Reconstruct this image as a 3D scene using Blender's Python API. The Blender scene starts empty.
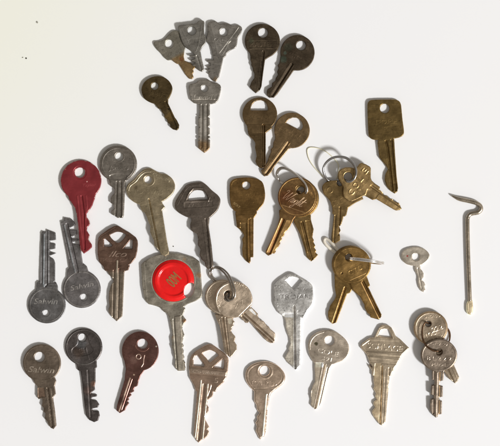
import bpy, math, random
import numpy as np
from mathutils import Matrix, Vector
S = 0.00056                      # metres per photo pixel
CX, CY = 250.0, 223.0
T = 3.5                          # key thickness in photo pixels (about 2 mm)
GH = 0.36                        # relief grid step
sc = bpy.context.scene
COL = sc.collection
rng = np.random.default_rng(7)
random.seed(7)

# reading views: origin and enlargement of the close looks at the photograph used for measuring
VW = dict(A1=(148,18,6.367),A2=(190,15,6.367),A3=(236,18,5.575),A4=(266,30,6.367),A5=(136,72,7.44),A6=(182,76,5.575),
 A7=(234,92,4.956),A8=(256,108,6.367),B1=(356,94,8.11),B2=(356,140,7.433),B3=(54,155,8.92),B4=(54,198,7.82),
 B5=(92,140,5.44),B6=(120,164,8.11),B7=(130,205,8.11),B8=(170,178,4.46),C1=(222,170,9.91),C2=(222,210,7.433),
 C3=(268,160,8.92),C4=(260,205,7.433),C5=(303,145,8.11),C6=(320,155,8.92),C7=(350,170,9.09),C8=(315,190,7.433),
 D1=(24,224,7.433),D2=(24,270,8.11),D3=(56,214,8.92),D4=(56,258,8.577),D5=(92,222,8.92),D6=(92,265,7.433),
 D7=(135,245,6.657),D8=(150,305,6.371),E1=(198,262,8.11),E2=(208,305,6.667),E3=(265,266,8.92),E4=(270,310,6.86),
 E5=(325,238,7.69),E6=(322,280,7.69),E7=(396,240,7.433),E8=(446,188,10),F1=(455,285,11.15),F2=(16,338,4.695),
 F3=(58,320,4.248),F4=(108,325,4.956),F5=(182,336,8.11),F6=(182,380,6.86),F7=(238,352,8.92),F8=(242,385,7.433),
 G1=(300,322,8.92),G2=(300,360,8.11),G3=(352,316,7.433),G4=(362,365,6.86),G5=(404,302,8.34),G6=(410,330,8.92),
 G7=(415,365,7.433),PX=(0,0,1))

def P(*a):
    """P('A1', (x,y), ..., 'B2', (x,y), ...) -> Nx2 array, photo pixels with y up."""
    v = None; out = []
    for q in a:
        if isinstance(q, str): v = VW[q]
        else: out.append((v[0]+q[0]/v[2], -(v[1]+q[1]/v[2])))
    return np.array(out, float)
def R_(view, r): return r/VW[view][2]

def smooth(p, n=7, closed=True):
    m = len(p); out = []
    rngi = range(m) if closed else range(m-1)
    for i in rngi:
        if closed: a,b,c,d = p[(i-1)%m],p[i],p[(i+1)%m],p[(i+2)%m]
        else: a,b,c,d = p[max(i-1,0)],p[i],p[i+1],p[min(i+2,m-1)]
        for k in range(n):
            t = k/n
            out.append(.5*((2*b)+(-a+c)*t+(2*a-5*b+4*c-d)*t*t+(-a+3*b-3*c+d)*t**3))
    if not closed: out.append(p[-1])
    return np.array(out)
def ell(c, rx, ry=None, ang=0, n=56):
    ry = ry or rx; t = np.linspace(0, 2*math.pi, n, endpoint=False); a = math.radians(ang)
    x, y = rx*np.cos(t), ry*np.sin(t)
    return np.stack([c[0]+x*math.cos(a)-y*math.sin(a), c[1]+x*math.sin(a)+y*math.cos(a)], 1)
def C(view, x, y, rx, ry=None, ang=0):
    return ell(P(view,(x,y))[0], R_(view,rx), R_(view,ry) if ry else None, ang)
def M(*a): return smooth(P(*a))
def closed_segs(p): return np.concatenate([p, np.roll(p,-1,0)], 1)
def open_segs(p): return np.concatenate([p[:-1], p[1:]], 1)

def seg_dist(pts, segs):
    out = np.full(len(pts), 1e9)
    a = segs[:,:2]; d = segs[:,2:]-a; L2 = np.maximum((d**2).sum(1), 1e-12)
    for s in range(0, len(pts), 6000):
        p = pts[s:s+6000]
        w = p[:,None,:]-a[None]
        t = np.clip((w*d).sum(2)/L2, 0, 1)
        out[s:s+6000] = np.sqrt((((w-t[...,None]*d)**2).sum(2)).min(1))
    return out
def inside(pts, segs):
    res = np.zeros(len(pts), bool)
    x1,y1,x2,y2 = segs.T; dy = y2-y1; dy = np.where(abs(dy)<1e-12, 1e-12, dy)
    for s in range(0, len(pts), 6000):
        p = pts[s:s+6000]; X = p[:,0:1]; Y = p[:,1:2]
        c = ((y1>Y)!=(y2>Y)) & (X < (x2-x1)*(Y-y1)/dy + x1)
        res[s:s+6000] = c.sum(1)%2==1
    return res
def sdf(pts, segs):                    # positive inside
    d = seg_dist(pts, segs); return np.where(inside(pts, segs), d, -d)
def sstep(a, b, x):
    t = np.clip((x-a)/(b-a), 0, 1); return t*t*(3-2*t)

_tc = {}
def text_segs(s, shear=0.0):
    k = (s, shear)
    if k in _tc: return _tc[k]
    cu = bpy.data.curves.new('t','FONT'); cu.body = s; cu.shear = shear; cu.size = 1; cu.resolution_u = 4
    o = bpy.data.objects.new('t', cu); COL.objects.link(o)
    bpy.context.view_layer.update()
    me = o.evaluated_get(bpy.context.evaluated_depsgraph_get()).to_mesh()
    cnt = {}
    for pl in me.polygons:
        for e in pl.edge_keys: cnt[e] = cnt.get(e,0)+1
    v = np.array([(q.co.x,q.co.y) for q in me.vertices])
    segs = np.array([np.r_[v[a],v[b]] for (a,b),n in cnt.items() if n==1])
    x0,x1 = v[:,0].min(), v[:,0].max(); y0,y1 = v[:,1].min(), v[:,1].max()
    segs = segs - np.array([(x0+x1)/2,(y0+y1)/2]*2)
    segs = segs/np.array([(x1-x0),(y1-y0)]*2)
    bpy.data.objects.remove(o); bpy.data.curves.remove(cu)
    _tc[k] = segs; return segs

# --- features: each returns a mask 0..1 at points ---------------------------------------------
def LN(pts, w, dz, soft=.35, col=None, al=.8, closed=False):      # line / groove / ridge
    dz = dz*(.55 if dz>0 else (.75 if w<1 else 1))
    return dict(k='ln', s=closed_segs(pts) if closed else open_segs(pts), w=w, dz=dz, soft=soft, col=col, al=al)
def PG(pts, dz, soft=.3, col=None, al=.8):                        # polygon step
    return dict(k='pg', s=closed_segs(pts), dz=dz, soft=soft, col=col, al=al)
def TX(s, view, x, y, w, h, ang=0, dz=.28, shear=0., col=None, al=.7, soft=.16, bold=.05):
    c = P(view,(x,y))[0]; w = R_(view,w); h = R_(view,h); sg = text_segs(s, shear).copy()
    a = math.radians(ang); ca, sa = math.cos(a), math.sin(a); o = []
    for i in (0,2):
        X = sg[:,i]*w; Y = sg[:,i+1]*h
        o += [c[0]+X*ca-Y*sa, c[1]+X*sa+Y*ca]
    return dict(k='tx', s=np.stack(o,1), dz=dz*.6, soft=soft, col=col, al=al, bold=bold)
def cursive_wright(view, x, y, w, h, ang, wd, dz, col):
    strokes = [[(0,.85),(.05,1.0),(.12,.95),(.10,.45),(.14,0),(.24,.5),(.31,.95),(.29,.35),(.33,0),(.44,.55),(.52,1.02),(.58,1.0)],
      [(.50,-.02),(.55,.42),(.60,.5),(.62,.38),(.60,.02),(.66,.1),(.70,.45),(.69,.02),(.75,.1),(.80,.38)],
      [(.90,.42),(.82,.47),(.77,.25),(.80,.04),(.88,.12),(.91,.45),(.88,-.3),(.80,-.5),(.76,-.35),(.95,.1)],
      [(.95,.1),(1.02,.7),(1.03,1.0),(.99,.9),(.97,.02),(1.02,.40),(1.07,.42),(1.06,.02),(1.12,.12)],
      [(1.12,.12),(1.20,.9),(1.16,.1),(1.21,.02),(1.28,.15)],[(1.08,.55),(1.20,.60),(1.32,.66)]]
    c = P(view,(x,y))[0]; w = R_(view,w)/1.3; h = R_(view,h); a = math.radians(ang); out = []
    for s in strokes:
        q = smooth(np.array(s,float),5,False); X = (q[:,0]-.65)*w+(q[:,1]-.4)*h*.35; Y = (q[:,1]-.4)*h
        out.append(LN(np.stack([c[0]+X*math.cos(a)-Y*math.sin(a), c[1]+X*math.sin(a)+Y*math.cos(a)],1), wd, dz, .22, col, .9))
    return out
def SP(view, x, y, r, col, al=.8, soft=.5, dz=0):                 # stain / pit
    return dict(k='sp', c=P(view,(x,y))[0], r=R_(view,r), col=col, al=al, soft=soft, dz=dz)

def mask(f, p):
    m = np.zeros(len(p))
    if f['k']=='sp':
        d = np.hypot(*(p-f['c']).T); n = .25*f['r']*vnoise(p, 1.6/f['r'], 3)
        return 1-sstep(f['r']*(1-f['soft']), f['r']*(1+f['soft']*.6), d+n)
    s = f['s']; pad = 2+f.get('w',0)
    lo = np.minimum(s[:,:2].min(0), s[:,2:].min(0))-pad; hi = np.maximum(s[:,:2].max(0), s[:,2:].max(0))+pad
    ix = np.where(((p>lo)&(p<hi)).all(1))[0]
    if not len(ix): return m
    q = p[ix]
    if f['k']=='ln':
        d = seg_dist(q, s); h = f['w']/2; m[ix] = 1-sstep(max(h-f['soft'],0), h+f['soft'], d)
    else:
        d = sdf(q, s)+f.get('bold',0); m[ix] = sstep(-f['soft'], f['soft'], d)
        if f['k']=='tx': m[ix] *= np.clip(.80+.65*vnoise(q,.42,21), .2, 1)      # lettering worn away in patches
    return m
_perm = np.random.default_rng(3).random((256,256))
def vnoise(p, freq, seed=0):
    q = p*freq+seed*17.3; i = np.floor(q).astype(int); f = q-i; f = f*f*(3-2*f)
    g = lambda a,b: _perm[(i[:,0]+a)%256,(i[:,1]+b)%256]
    return ((g(0,0)*(1-f[:,0])+g(1,0)*f[:,0])*(1-f[:,1])+(g(0,1)*(1-f[:,0])+g(1,1)*f[:,0])*f[:,1])*2-1

def lin(c): return np.array([((x/255)/12.92 if x<=10 else (((x/255)+.055)/1.055)**2.4) for x in c])

# --- materials ------------------------------------------------------------------------------------
def nt(name):
    m = bpy.data.materials.new(name); m.use_nodes = True; t = m.node_tree
    for n in list(t.nodes):
        if n.type!='OUTPUT_MATERIAL': t.nodes.remove(n)
    b = t.nodes.new('ShaderNodeBsdfPrincipled'); t.links.new(b.outputs[0], t.nodes['Material Output'].inputs[0])
    return m, t, b
_mats = {}
def metal(name, rough=.38, metallic=1.0, grain=.5, blotch=.35, coat=0, brushed=0.0, gain=1.0):
    if name in _mats: return _mats[name]
    m, t, b = nt(name); N = t.nodes.new; L = t.links.new
    tc = N('ShaderNodeTexCoord'); oi = N('ShaderNodeObjectInfo')
    add = N('ShaderNodeVectorMath'); add.operation='ADD'
    mul = N('ShaderNodeVectorMath'); mul.operation='SCALE'; mul.inputs[0].default_value=(1,.7,.3)
    L(oi.outputs['Random'], mul.inputs['Scale']); L(tc.outputs['Object'], add.inputs[0]); L(mul.outputs[0], add.inputs[1])
    at = N('ShaderNodeAttribute'); at.attribute_name='Col'
    def noise(scale, detail=4, rgh=.55, vec=None, sx=None):
        n = N('ShaderNodeTexNoise'); n.inputs['Scale'].default_value=scale; n.inputs['Detail'].default_value=detail
        n.inputs['Roughness'].default_value=rgh
        if sx:
            mp = N('ShaderNodeMapping'); mp.inputs['Scale'].default_value=sx; mp.inputs['Rotation'].default_value=(0,0,.6)
            L(add.outputs[0], mp.inputs[0]); L(mp.outputs[0], n.inputs[0])
        else: L(add.outputs[0], n.inputs[0])
        return n.outputs['Fac']
    def ramp(src, a, b_, va, vb):
        r = N('ShaderNodeMapRange'); r.inputs[1].default_value=a; r.inputs[2].default_value=b_
        r.inputs[3].default_value=va; r.inputs[4].default_value=vb; L(src, r.inputs[0]); return r.outputs[0]
    big = noise(170, 5, .6); fine = noise(1500, 3, .6); scr = noise(420, 3, .7, sx=(1,9,1)); pit = noise(800, 2, .5)
    # patina: darker oxide blotches of their own shape
    f1 = ramp(big, .38, .66, 1-blotch*.65, 1+blotch*.25)
    f2 = ramp(fine, .3, .7, 1-.18*grain, 1+.14*grain)
    f3 = ramp(pit, .28, .40, 1-.45*grain, 1.0)
    mm = N('ShaderNodeMath'); mm.operation='MULTIPLY'; L(f1, mm.inputs[0]); L(f2, mm.inputs[1])
    m2 = N('ShaderNodeMath'); m2.operation='MULTIPLY'; L(mm.outputs[0], m2.inputs[0]); L(f3, m2.inputs[1])
    # fine handling scratches in two directions, lighter than the tarnished face
    def scratch(rot, scale, lo):
        n = N('ShaderNodeTexNoise'); n.inputs['Scale'].default_value=scale; n.inputs['Detail'].default_value=2
        mp = N('ShaderNodeMapping'); mp.inputs['Scale'].default_value=(1,22,1); mp.inputs['Rotation'].default_value=(0,0,rot)
        L(add.outputs[0], mp.inputs[0]); L(mp.outputs[0], n.inputs[0]); return ramp(n.outputs['Fac'], lo, lo+.08, 1.0, 1+.32*min(grain*1.6,1))
    s_a = scratch(.5, 130, .62); s_b = scratch(-.9, 110, .64); s_c = scratch(1.9, 90, .66)
    for q in (s_a, s_b, s_c):
        m3 = N('ShaderNodeMath'); m3.operation='MULTIPLY'; L(m2.outputs[0], m3.inputs[0]); L(q, m3.inputs[1]); m2 = m3
    vs = N('ShaderNodeVectorMath'); vs.operation='SCALE'; L(at.outputs['Color'], vs.inputs[0]); L(m2.outputs[0], vs.inputs['Scale'])
    L(vs.outputs[0], b.inputs['Base Color'])
    b.inputs['Metallic'].default_value = metallic
    L(ramp(big, .3, .7, rough-.07, rough+.13), b.inputs['Roughness'])
    bp = N('ShaderNodeBump'); bp.inputs['Strength'].default_value=.35; bp.inputs['Distance'].default_value=.00006
    s1 = N('ShaderNodeMath'); s1.operation='MULTIPLY_ADD'; L(scr, s1.inputs[0]); s1.inputs[1].default_value=.7+brushed; L(fine, s1.inputs[2])
    L(s1.outputs[0], bp.inputs['Height'])
    bb = N('ShaderNodeBump'); bb.inputs['Strength'].default_value=.3; bb.inputs['Distance'].default_value=.00018
    L(noise(130, 2, .5), bb.inputs['Height']); L(bp.outputs[0], bb.inputs['Normal'])
    L(bb.outputs[0], b.inputs['Normal'])
    if coat: b.inputs['Coat Weight'].default_value=coat; b.inputs['Coat Roughness'].default_value=.15
    _mats[name] = m; return m

REFL = 0.50      # how bright the room above the table reflects in the face-up metal
def look(c, metallic=True):
    l = lin(c)
    if metallic: l = (l*.81+.19*l.mean())/REFL
    return l

# --- relief mesh --------------------------------------------------------------------------------
def relief(shapes, holes, feats, base, thick=T, rnd=.6, metallic=True, rough_edge=.06, gh=GH, chip=None, wave=.06):
    """dense relief mesh from outline; returns arrays (verts px coords, faces, normals, colours, part-able centroid)."""
    allp = np.concatenate(shapes); lo = allp.min(0)-1; hi = allp.max(0)+1
    nx = int((hi[0]-lo[0])/gh)+2; ny = int((hi[1]-lo[1])/gh)+2
    gx = lo[0]+np.arange(nx)*gh; gy = lo[1]+np.arange(ny)*gh
    G = np.stack(np.meshgrid(gx, gy), -1).reshape(-1,2)
    def field(p):
        # worn, slightly irregular edges
        pw = p + rough_edge*np.stack([vnoise(p,.9,1), vnoise(p,.9,2)],1)
        D = None
        for s in shapes:
            d = sdf(pw, closed_segs(s)); 
            if D is None: D = d
            else:
                k=.5; h = np.clip(.5+.5*(d-D)/k,0,1); D = D*(1-h)+d*h+k*h*(1-h)*.5
        for s in holes: D = np.minimum(D, -sdf(pw, closed_segs(s)))
        return D
    D = field(G).reshape(ny,nx)
    D = np.where(abs(D)<1e-4, 1e-4, D)
    ins = D>0
    vid = -np.ones((ny,nx), int); vid[ins] = np.arange(ins.sum())
    V = [G.reshape(ny,nx,2)[ins]]; nv = int(ins.sum())
    c = ins[:-1,:-1].astype(int)+ins[:-1,1:]+ins[1:,1:]+ins[1:,:-1]
    full = c==4
    j,i = np.where(full)
    quads = np.stack([vid[j,i],vid[j,i+1],vid[j+1,i+1],vid[j+1,i]],1)
    faces = [tuple(q) for q in quads.tolist()]
    ext = []; ek = {}
    def cross(a,b):
        nonlocal nv
        key = (a,b) if a<b else (b,a)
        if key in ek: return ek[key]
        (ja,ia),(jb,ib) = a,b; da,db = D[ja,ia],D[jb,ib]; t = da/(da-db)
        ext.append((gx[ia]+(gx[ib]-gx[ia])*t, gy[ja]+(gy[jb]-gy[ja])*t)); ek[key]=nv; nv+=1; return nv-1
    for j,i in zip(*np.where((c>0)&(c<4))):
        cs = [(j,i),(j,i+1),(j+1,i+1),(j+1,i)]; poly=[]
        for k in range(4):
            a,b = cs[k],cs[(k+1)%4]
            if ins[a]: poly.append(int(vid[a]))
            if ins[a]!=ins[b]: poly.append(cross(a,b))
        if len(poly)>=3: faces.append(tuple(poly))
    if ext: V.append(np.array(ext))
    V = np.concatenate(V)
    d = np.maximum(field(V), 0); nb = len(V)-len(ext); d[nb:] = 0
    q = np.clip(rnd-d, 0, rnd); z = thick-(rnd-np.sqrt(np.maximum(rnd*rnd-q*q,0)))
    z += wave*vnoise(V,.12,5)+.025*vnoise(V,.45,6)
    col = np.tile(look(base, metallic), (len(V),1))
    # faint large scale tarnish
    col *= (1+.10*vnoise(V,.10,8)+.06*vnoise(V,.3,9))[:,None]
    # rubbed, brighter edges in patches
    ew = (1-sstep(.25,.95,d))*sstep(-.15,.45,vnoise(V,.28,14)+.4*vnoise(V,1.1,15))
    col = col*(1+.22*ew[:,None]) if metallic and chip is None else col
    if chip is not None:
        ew = (1-sstep(.2,.8,d))*sstep(.1,.35,vnoise(V,.3,14)+.6*vnoise(V,1.3,15)); col = col*(1-ew[:,None]*.75)+look(chip)*ew[:,None]*.75
    for f in feats:
        mk = mask(f, V)
        if f['dz']: z += f['dz']*mk*(.75+.25*vnoise(V,.35,11) if f['k']=='tx' else 1)
        if f['col'] is not None:
            a = (mk*f['al'])[:,None]; col = col*(1-a)+look(f['col'], metallic)*a
    z = np.maximum(z, .4)
    return V, z, faces, col, nb

def build_part(name, V3, faces_mask_faces, nrm, colr, parent, mat, bnd, toLocal, loc_floor):
    """top faces + skirt + underside as one closed mesh"""
    used = sorted({v for f in faces_mask_faces for v in f}); mp = {v:k for k,v in enumerate(used)}
    n = len(used); vv = V3[used]; nn = nrm[used]; cc = colr[used]
    F = [tuple(mp[v] for v in f) for f in faces_mask_faces]
    # underside
    vb = vv.copy(); vb[:,2] = loc_floor; nbm = np.tile([0,0,-1.],(n,1))
    FB = [tuple(v+n for v in reversed(f)) for f in F]
    verts=[vv,vb]; norms=[nn,nbm]; cols=[cc,cc]; base=2*n; FS=[]
    st = {}; vs=[]; ns=[]; cs=[]
    for a,b in bnd:
        if a in mp and b in mp:
            e = V3[b]-V3[a]; q = np.array([e[1],-e[0],0.]); q/= (np.linalg.norm(q)+1e-12)
            for v in (a,b): st.setdefault(v, np.zeros(3)); st[v] = st[v]+q
    idx = {}
    for v,q in st.items():
        q = q/(np.linalg.norm(q)+1e-12); idx[v]=base+len(vs)
        vs += [V3[v], np.array([V3[v][0],V3[v][1],loc_floor])]; ns += [q,q]; cs += [colr[v],colr[v]]
    for a,b in bnd:
        if a in idx and b in idx: FS.append((idx[a]+1, idx[b]+1, idx[b], idx[a]))
    if vs: verts.append(np.array(vs)); norms.append(np.array(ns)); cols.append(np.array(cs))
    verts=np.concatenate(verts); norms=np.concatenate(norms); cols=np.concatenate(cols)
    me = bpy.data.meshes.new(name); me.from_pydata((verts@toLocal[0]+toLocal[1]).tolist(), [], F+FB+FS)
    me.polygons.foreach_set('use_smooth', np.ones(len(me.polygons),bool))
    at = me.color_attributes.new('Col','FLOAT_COLOR','POINT')
    at.data.foreach_set('color', np.concatenate([cols,np.ones((len(cols),1))],1).astype(np.float32).ravel())
    me.update()
    me.normals_split_custom_set_from_vertices((norms@toLocal[2]).tolist())
    me.materials.append(mat)
    o = bpy.data.objects.new(name, me); COL.objects.link(o); o.parent = parent
    return o

GROUP = 'old keys laid out on white paper'
def W(p, z=0): return ((p[0]-CX)*S, (p[1]+CY)*S, z*S)

def top_normals(V, z, faces):
    V3 = np.column_stack([V,z]); N = np.zeros_like(V3)
    tri=[]
    for f in faces:
        for k in range(1,len(f)-1): tri.append((f[0],f[k],f[k+1]))
    tri=np.array(tri); a,b,c = V3[tri[:,0]],V3[tri[:,1]],V3[tri[:,2]]; n=np.cross(b-a,c-a)
    for k in range(3): np.add.at(N, tri[:,k], n)
    N /= np.linalg.norm(N,axis=1,keepdims=True)+1e-12
    return V3, N
def boundary(faces):
    E=set()
    for f in faces:
        for k in range(len(f)): E.add((f[k],f[(k+1)%len(f)]))
    return [e for e in E if (e[1],e[0]) not in E]

def key(label, cat, shapes, holes, feats, base, mat, c, tip, split, lift=(0,0), rnd=.6, metallic=True, thick=T,
        chip=None, name='key', group=GROUP):
    c = np.asarray(c,float); tip = np.asarray(tip,float)
    V,z,faces,col,nb = relief(shapes, holes, feats, base, thick, rnd, metallic, chip=chip)
    V3,N = top_normals(V,z,faces); bnd = boundary(faces)
    ax = tip-c; Lk = np.hypot(*ax); ax/=Lk
    ang = math.atan2(ax[1],ax[0])+math.pi/2          # local -Y points to the tip
    ca,sa = math.cos(-ang),math.sin(-ang)
    Rm = np.array([[ca,sa,0],[-sa,ca,0],[0,0,1.]])   # row-vector rotation into the local frame
    A = Rm*S; B = -np.array([c[0],c[1],0])@Rm*S
    root = bpy.data.objects.new(name, None); COL.objects.link(root); root.empty_display_size=.005
    root.location = W(c, lift[0]+.05)
    slope = math.atan2(lift[0]-lift[1], Lk)          # tip lower than the bow -> tip (at -Y) turns down
    root.rotation_euler = (slope, 0, ang)
    root['label']=label; root['category']=cat; root['group']=group
    cen = np.array([V[list(f)].mean(0) for f in faces]); t = (cen-c)@ax
    sel = t<split
    for nm,flag in (('bow',True),('blade',False)):
        fs = [f for f,s in zip(faces,sel) if s==flag]
        if fs:
            o = build_part(nm, V3, fs, N, col, root, mat, bnd, (A,B,Rm), 0.0)
    return root, (A,B,Rm)

# --- tubes ------------------------------------------------------------------------------------
def catmull3(p, n, closed):
    return smooth(np.array(p,float), n, closed)
def tube_mesh(name, paths, rads, mat, closed=True, parent=None, colr=(150,148,142), origin=None, metallic=True, nseg=14, flat=1.0, caps=True):
    VV=[];FF=[];CC=[]
    off=0
    for pth,rad in zip(paths,rads):
        p = np.array(pth,float); m=len(p)
        tg = (np.roll(p,-1,0)-np.roll(p,1,0)) if closed else np.gradient(p,axis=0)
        tg/=np.linalg.norm(tg,axis=1,keepdims=True)+1e-12
        up = np.array([0,0,1.]); u=[]; prev=None
        for k in range(m):
            if prev is None:
                w = np.cross(tg[k],up)
                if np.linalg.norm(w)<.2: w=np.cross(tg[k],[1,0,0])
            else: w = prev-tg[k]*(prev@tg[k])
            w/=np.linalg.norm(w); u.append(w); prev=w
        u=np.array(u); v=np.cross(u,tg)
        rr = np.full(m,rad) if np.isscalar(rad) else np.array(rad)
        for k in range(m):
            for j in range(nseg):
                a=2*math.pi*j/nseg; VV.append(p[k]+rr[k]*(math.cos(a)*u[k]+flat*math.sin(a)*v[k]))
        for k in range(m if closed else m-1):
            for j in range(nseg):
                a=off+k*nseg+j; b=off+k*nseg+(j+1)%nseg; k2=(k+1)%m
                FF.append((a,b,off+k2*nseg+(j+1)%nseg,off+k2*nseg+j))
        if not closed:
            FF.append(tuple(off+j for j in reversed(range(nseg)))); FF.append(tuple(off+(m-1)*nseg+j for j in range(nseg)))
        off+=m*nseg
    VV=np.array(VV); org = np.array(origin if origin is not None else [VV[:,0].mean(),VV[:,1].mean(),0])
    me=bpy.data.meshes.new(name)
    loc=(VV-org)*S
    me.from_pydata(loc.tolist(),[],FF); me.polygons.foreach_set('use_smooth',np.ones(len(me.polygons),bool))
    at=me.color_attributes.new('Col','FLOAT_COLOR','POINT')
    cl=np.tile(np.append(look(colr,metallic),1),(len(VV),1)).astype(np.float32); at.data.foreach_set('color',cl.ravel())
    me.update(); me.materials.append(mat)
    o=bpy.data.objects.new(name,me); COL.objects.link(o)
    if parent: o.parent=parent
    o.location=((org[0]-CX)*S,(org[1]+CY)*S,org[2]*S)
    return o

# ================= materials ======================================================================
NI  = metal('worn_nickel', .32, grain=.6, blotch=.18)
NIS = metal('bright_nickel', .27, grain=.5, blotch=.12)
BR  = metal('aged_brass', .30, grain=.6, blotch=.25)
DK  = metal('dark_bronze', .36, grain=.8, blotch=.30)
GR  = metal('grey_steel', .36, grain=.7, blotch=.20)
MOT = metal('mottled_zinc', .36, grain=1.0, blotch=.25)
RED = metal('red_anodised_metal', .34, metallic=.45, grain=.25, blotch=.10)
WIRE= metal('ring_wire', .16, grain=.2, blotch=.1)
OLDW= metal('rusty_wire', .40, grain=.9, blotch=.4)
CAP = metal('red_enamel', .22, metallic=0., grain=.12, blotch=.05)
CORD= metal('pale_cord', .45, metallic=0., grain=.2, blotch=.05)
bpy_cap_bsdf = CAP.node_tree.nodes['Principled BSDF']
YEL=(122,94,48); OX=(52,40,28)
def ctr(view,x,y): return P(view,(x,y))[0]
# ---- top cluster
key('small winged grey key with brassy blade, leftmost of the fan of three at top', 'key',
 [M('A1',(37,160),(48,150),(75,148),(105,135),(130,108),(155,86),(180,82),(198,92),(205,125),(222,160),(238,190),(232,215),(228,245),(232,270),(215,285),(190,294),(170,285),(150,270),(125,270),(105,255),(85,230),(60,205),(42,180)),
  P('A1',(190,270),(225,255),(235,276),(270,288),(298,302),(301,318),(288,330),(292,345),(284,358),(291,378),(280,390),(262,388),(240,362),(215,322),(195,292))],
 [C('A1',136,166,26)],
 [PG(P('A1',(150,262),(240,215),(330,300),(290,420),(240,400)),0,2.0,YEL,.85), LN(P('A1',(68,172),(110,212),(160,262),(205,278)),1.0,.15),LN(P('A1',(165,108),(190,150),(215,200),(212,262)),1.0,.15),
  TX('YALE','A1',160,225,80,22,28,.2), SP('A1',215,262,16,(110,60,22),.7)],
 (116,111,98), GR, ctr('A1',142,180), ctr('A1',276,388), 19.5, (0,0), thick=2.3)
key('grey winged key with centred hole, middle of the fan of three at top', 'key',
 [M('A1',(192,60),(205,48),(240,45),(275,40),(305,35),(325,20),(345,18),(360,30),(358,70),(360,105),(372,135),(365,165),(345,190),(335,215),(325,240),(300,235),(285,220),(262,205),(240,190),(222,165),(210,130),(200,95)),
  P('A1',(285,215),(335,215),(345,270),(355,310),(358,330),(345,345),(325,338),(308,322),(303,312),(285,306),(276,298),(300,293),(300,284),(276,278),(268,270),(298,262),(296,252),(264,248),(264,240),(298,238))],
 [C('A1',280,85,26)],
 [LN(P('A1',(212,70),(240,125),(270,185),(300,215)),1.0,.15),LN(P('A1',(342,45),(332,110),(322,170),(305,215)),1.0,.15),LN(P('A1',(312,245),(340,330)),1.4,-.5),
  TX('YALE','A1',290,150,95,26,-4,.25)],
 (108,104,96), GR, ctr('A1',285,120), ctr('A1',350,344), 17.5, (2.4,1.6), thick=2.3)
key('grey winged key with a long light scratch, rightmost of the fan of three at top', 'key',
 [M('A2',(112,60),(125,45),(150,40),(170,45),(190,58),(220,52),(250,60),(275,70),(300,65),(325,75),(332,95),(320,125),(305,150),(300,185),(290,210),(262,225),(235,245),(225,268),(195,282),(165,278),(145,262),(140,235),(130,200),(115,180),(105,155),(112,110)),
  P('A2',(150,250),(215,262),(206,310),(195,360),(185,400),(165,426),(145,420),(130,402),(128,384),(110,374),(126,362),(102,352),(124,342),(102,330),(130,322),(128,308),(106,298),(112,286),(148,288))],
 [C('A2',214,111,25)],
 [LN(P('A2',(190,245),(312,82)),.5,-.15,.25,(190,184,172)),LN(P('A2',(236,192),(262,170)),1.0,-.1,.25,(170,164,150)),LN(P('A2',(130,62),(150,130),(165,200),(175,250)),1.0,.15),LN(P('A2',(305,85),(262,150),(225,220),(205,255)),1.0,.15),
  TX('YALE','A2',190,162,105,24,-6,.25), SP('A2',160,412,16,(110,84,44),.6)],
 (114,109,101), GR, ctr('A2',210,140), ctr('A2',160,425), 20.5, (.3,0), thick=2.6)
# ---- dark pair
key('dark brown round key pointing straight down, left of the dark pair at top', 'key',
 [C('A3',147,131,98,96), P('A3',(72,175),(80,215),(80,235),(86,252),(84,262),(93,280),(94,295),(103,312),(102,335),(86,358),(76,385),(92,405),(110,421),(133,403),(142,385),(150,320),(162,235),(185,220),(170,150))],
 [C('A3',150,85,27)],
 [LN(P('A3',(153,190),(130,395)),1.7,-1.3,.4),LN(P('A3',(142,205),(120,395)),.5,.2),LN(P('A3',(85,178),(215,178)),.5,-.2),LN(P('A3',(62,128),(228,124),(226,168),(64,174)),.7,.22,closed=True),
  TX('MASTER','A3',142,149,135,26,1,.28), SP('A3',85,130,16,(78,88,66),.3)],
 (70,59,44), DK, ctr('A3',147,131), ctr('A3',108,421), 19, (0,0))
key('dark brown round key with greenish stains slanting down to the left, at the top', 'key',
 [C('A4',200,147,109,113), P('A4',(92,170),(84,215),(72,226),(80,244),(70,268),(76,286),(62,308),(58,325),(38,340),(38,362),(10,378),(5,395),(5,415),(20,432),(50,432),(72,410),(175,262),(240,240),(200,120))],
 [C('A4',222,101,30)],
 [LN(P('A4',(165,222),(40,420)),2.0,-1.3,.4),LN(P('A4',(176,226),(55,425)),.5,.25),LN(P('A4',(152,212),(28,405)),.5,.2),SP('A4',110,190,22,(70,92,78),.5),SP('A4',140,110,26,(62,72,56),.4),
  SP('A4',120,150,12,(80,104,90),.5),TX('MASTER','A4',170,165,120,24,-22,.2)],
 (68,57,43), DK, ctr('A4',200,147), ctr('A4',28,432), 19, (.3,.3))
key('small dark olive key with round bow and short slanting blade, below the fan of three', 'key',
 [M('A5',(42,140),(55,90),(90,55),(140,35),(195,37),(240,62),(268,105),(270,140),(255,180),(238,205),(190,225),(145,238),(100,225),(60,195)),
  P('A5',(125,200),(140,240),(160,262),(165,274),(184,277),(195,300),(212,320),(212,338),(230,355),(238,380),(254,390),(255,410),(275,428),(305,436),(320,420),(322,395),(305,360),(290,340),(240,235),(240,180))],
 [C('A5',140,107,27),C('A5',245,274,5)],
 [LN(P('A5',(222,225),(300,415)),1.5,-.7),TX('ABUS','A5',160,170,120,36,-12,.22),SP('A5',260,330,40,(96,74,30),.6)],
 (74,60,34), DK, ctr('A5',155,138), ctr('A5',305,436), 17.5, (0,0))
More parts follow.
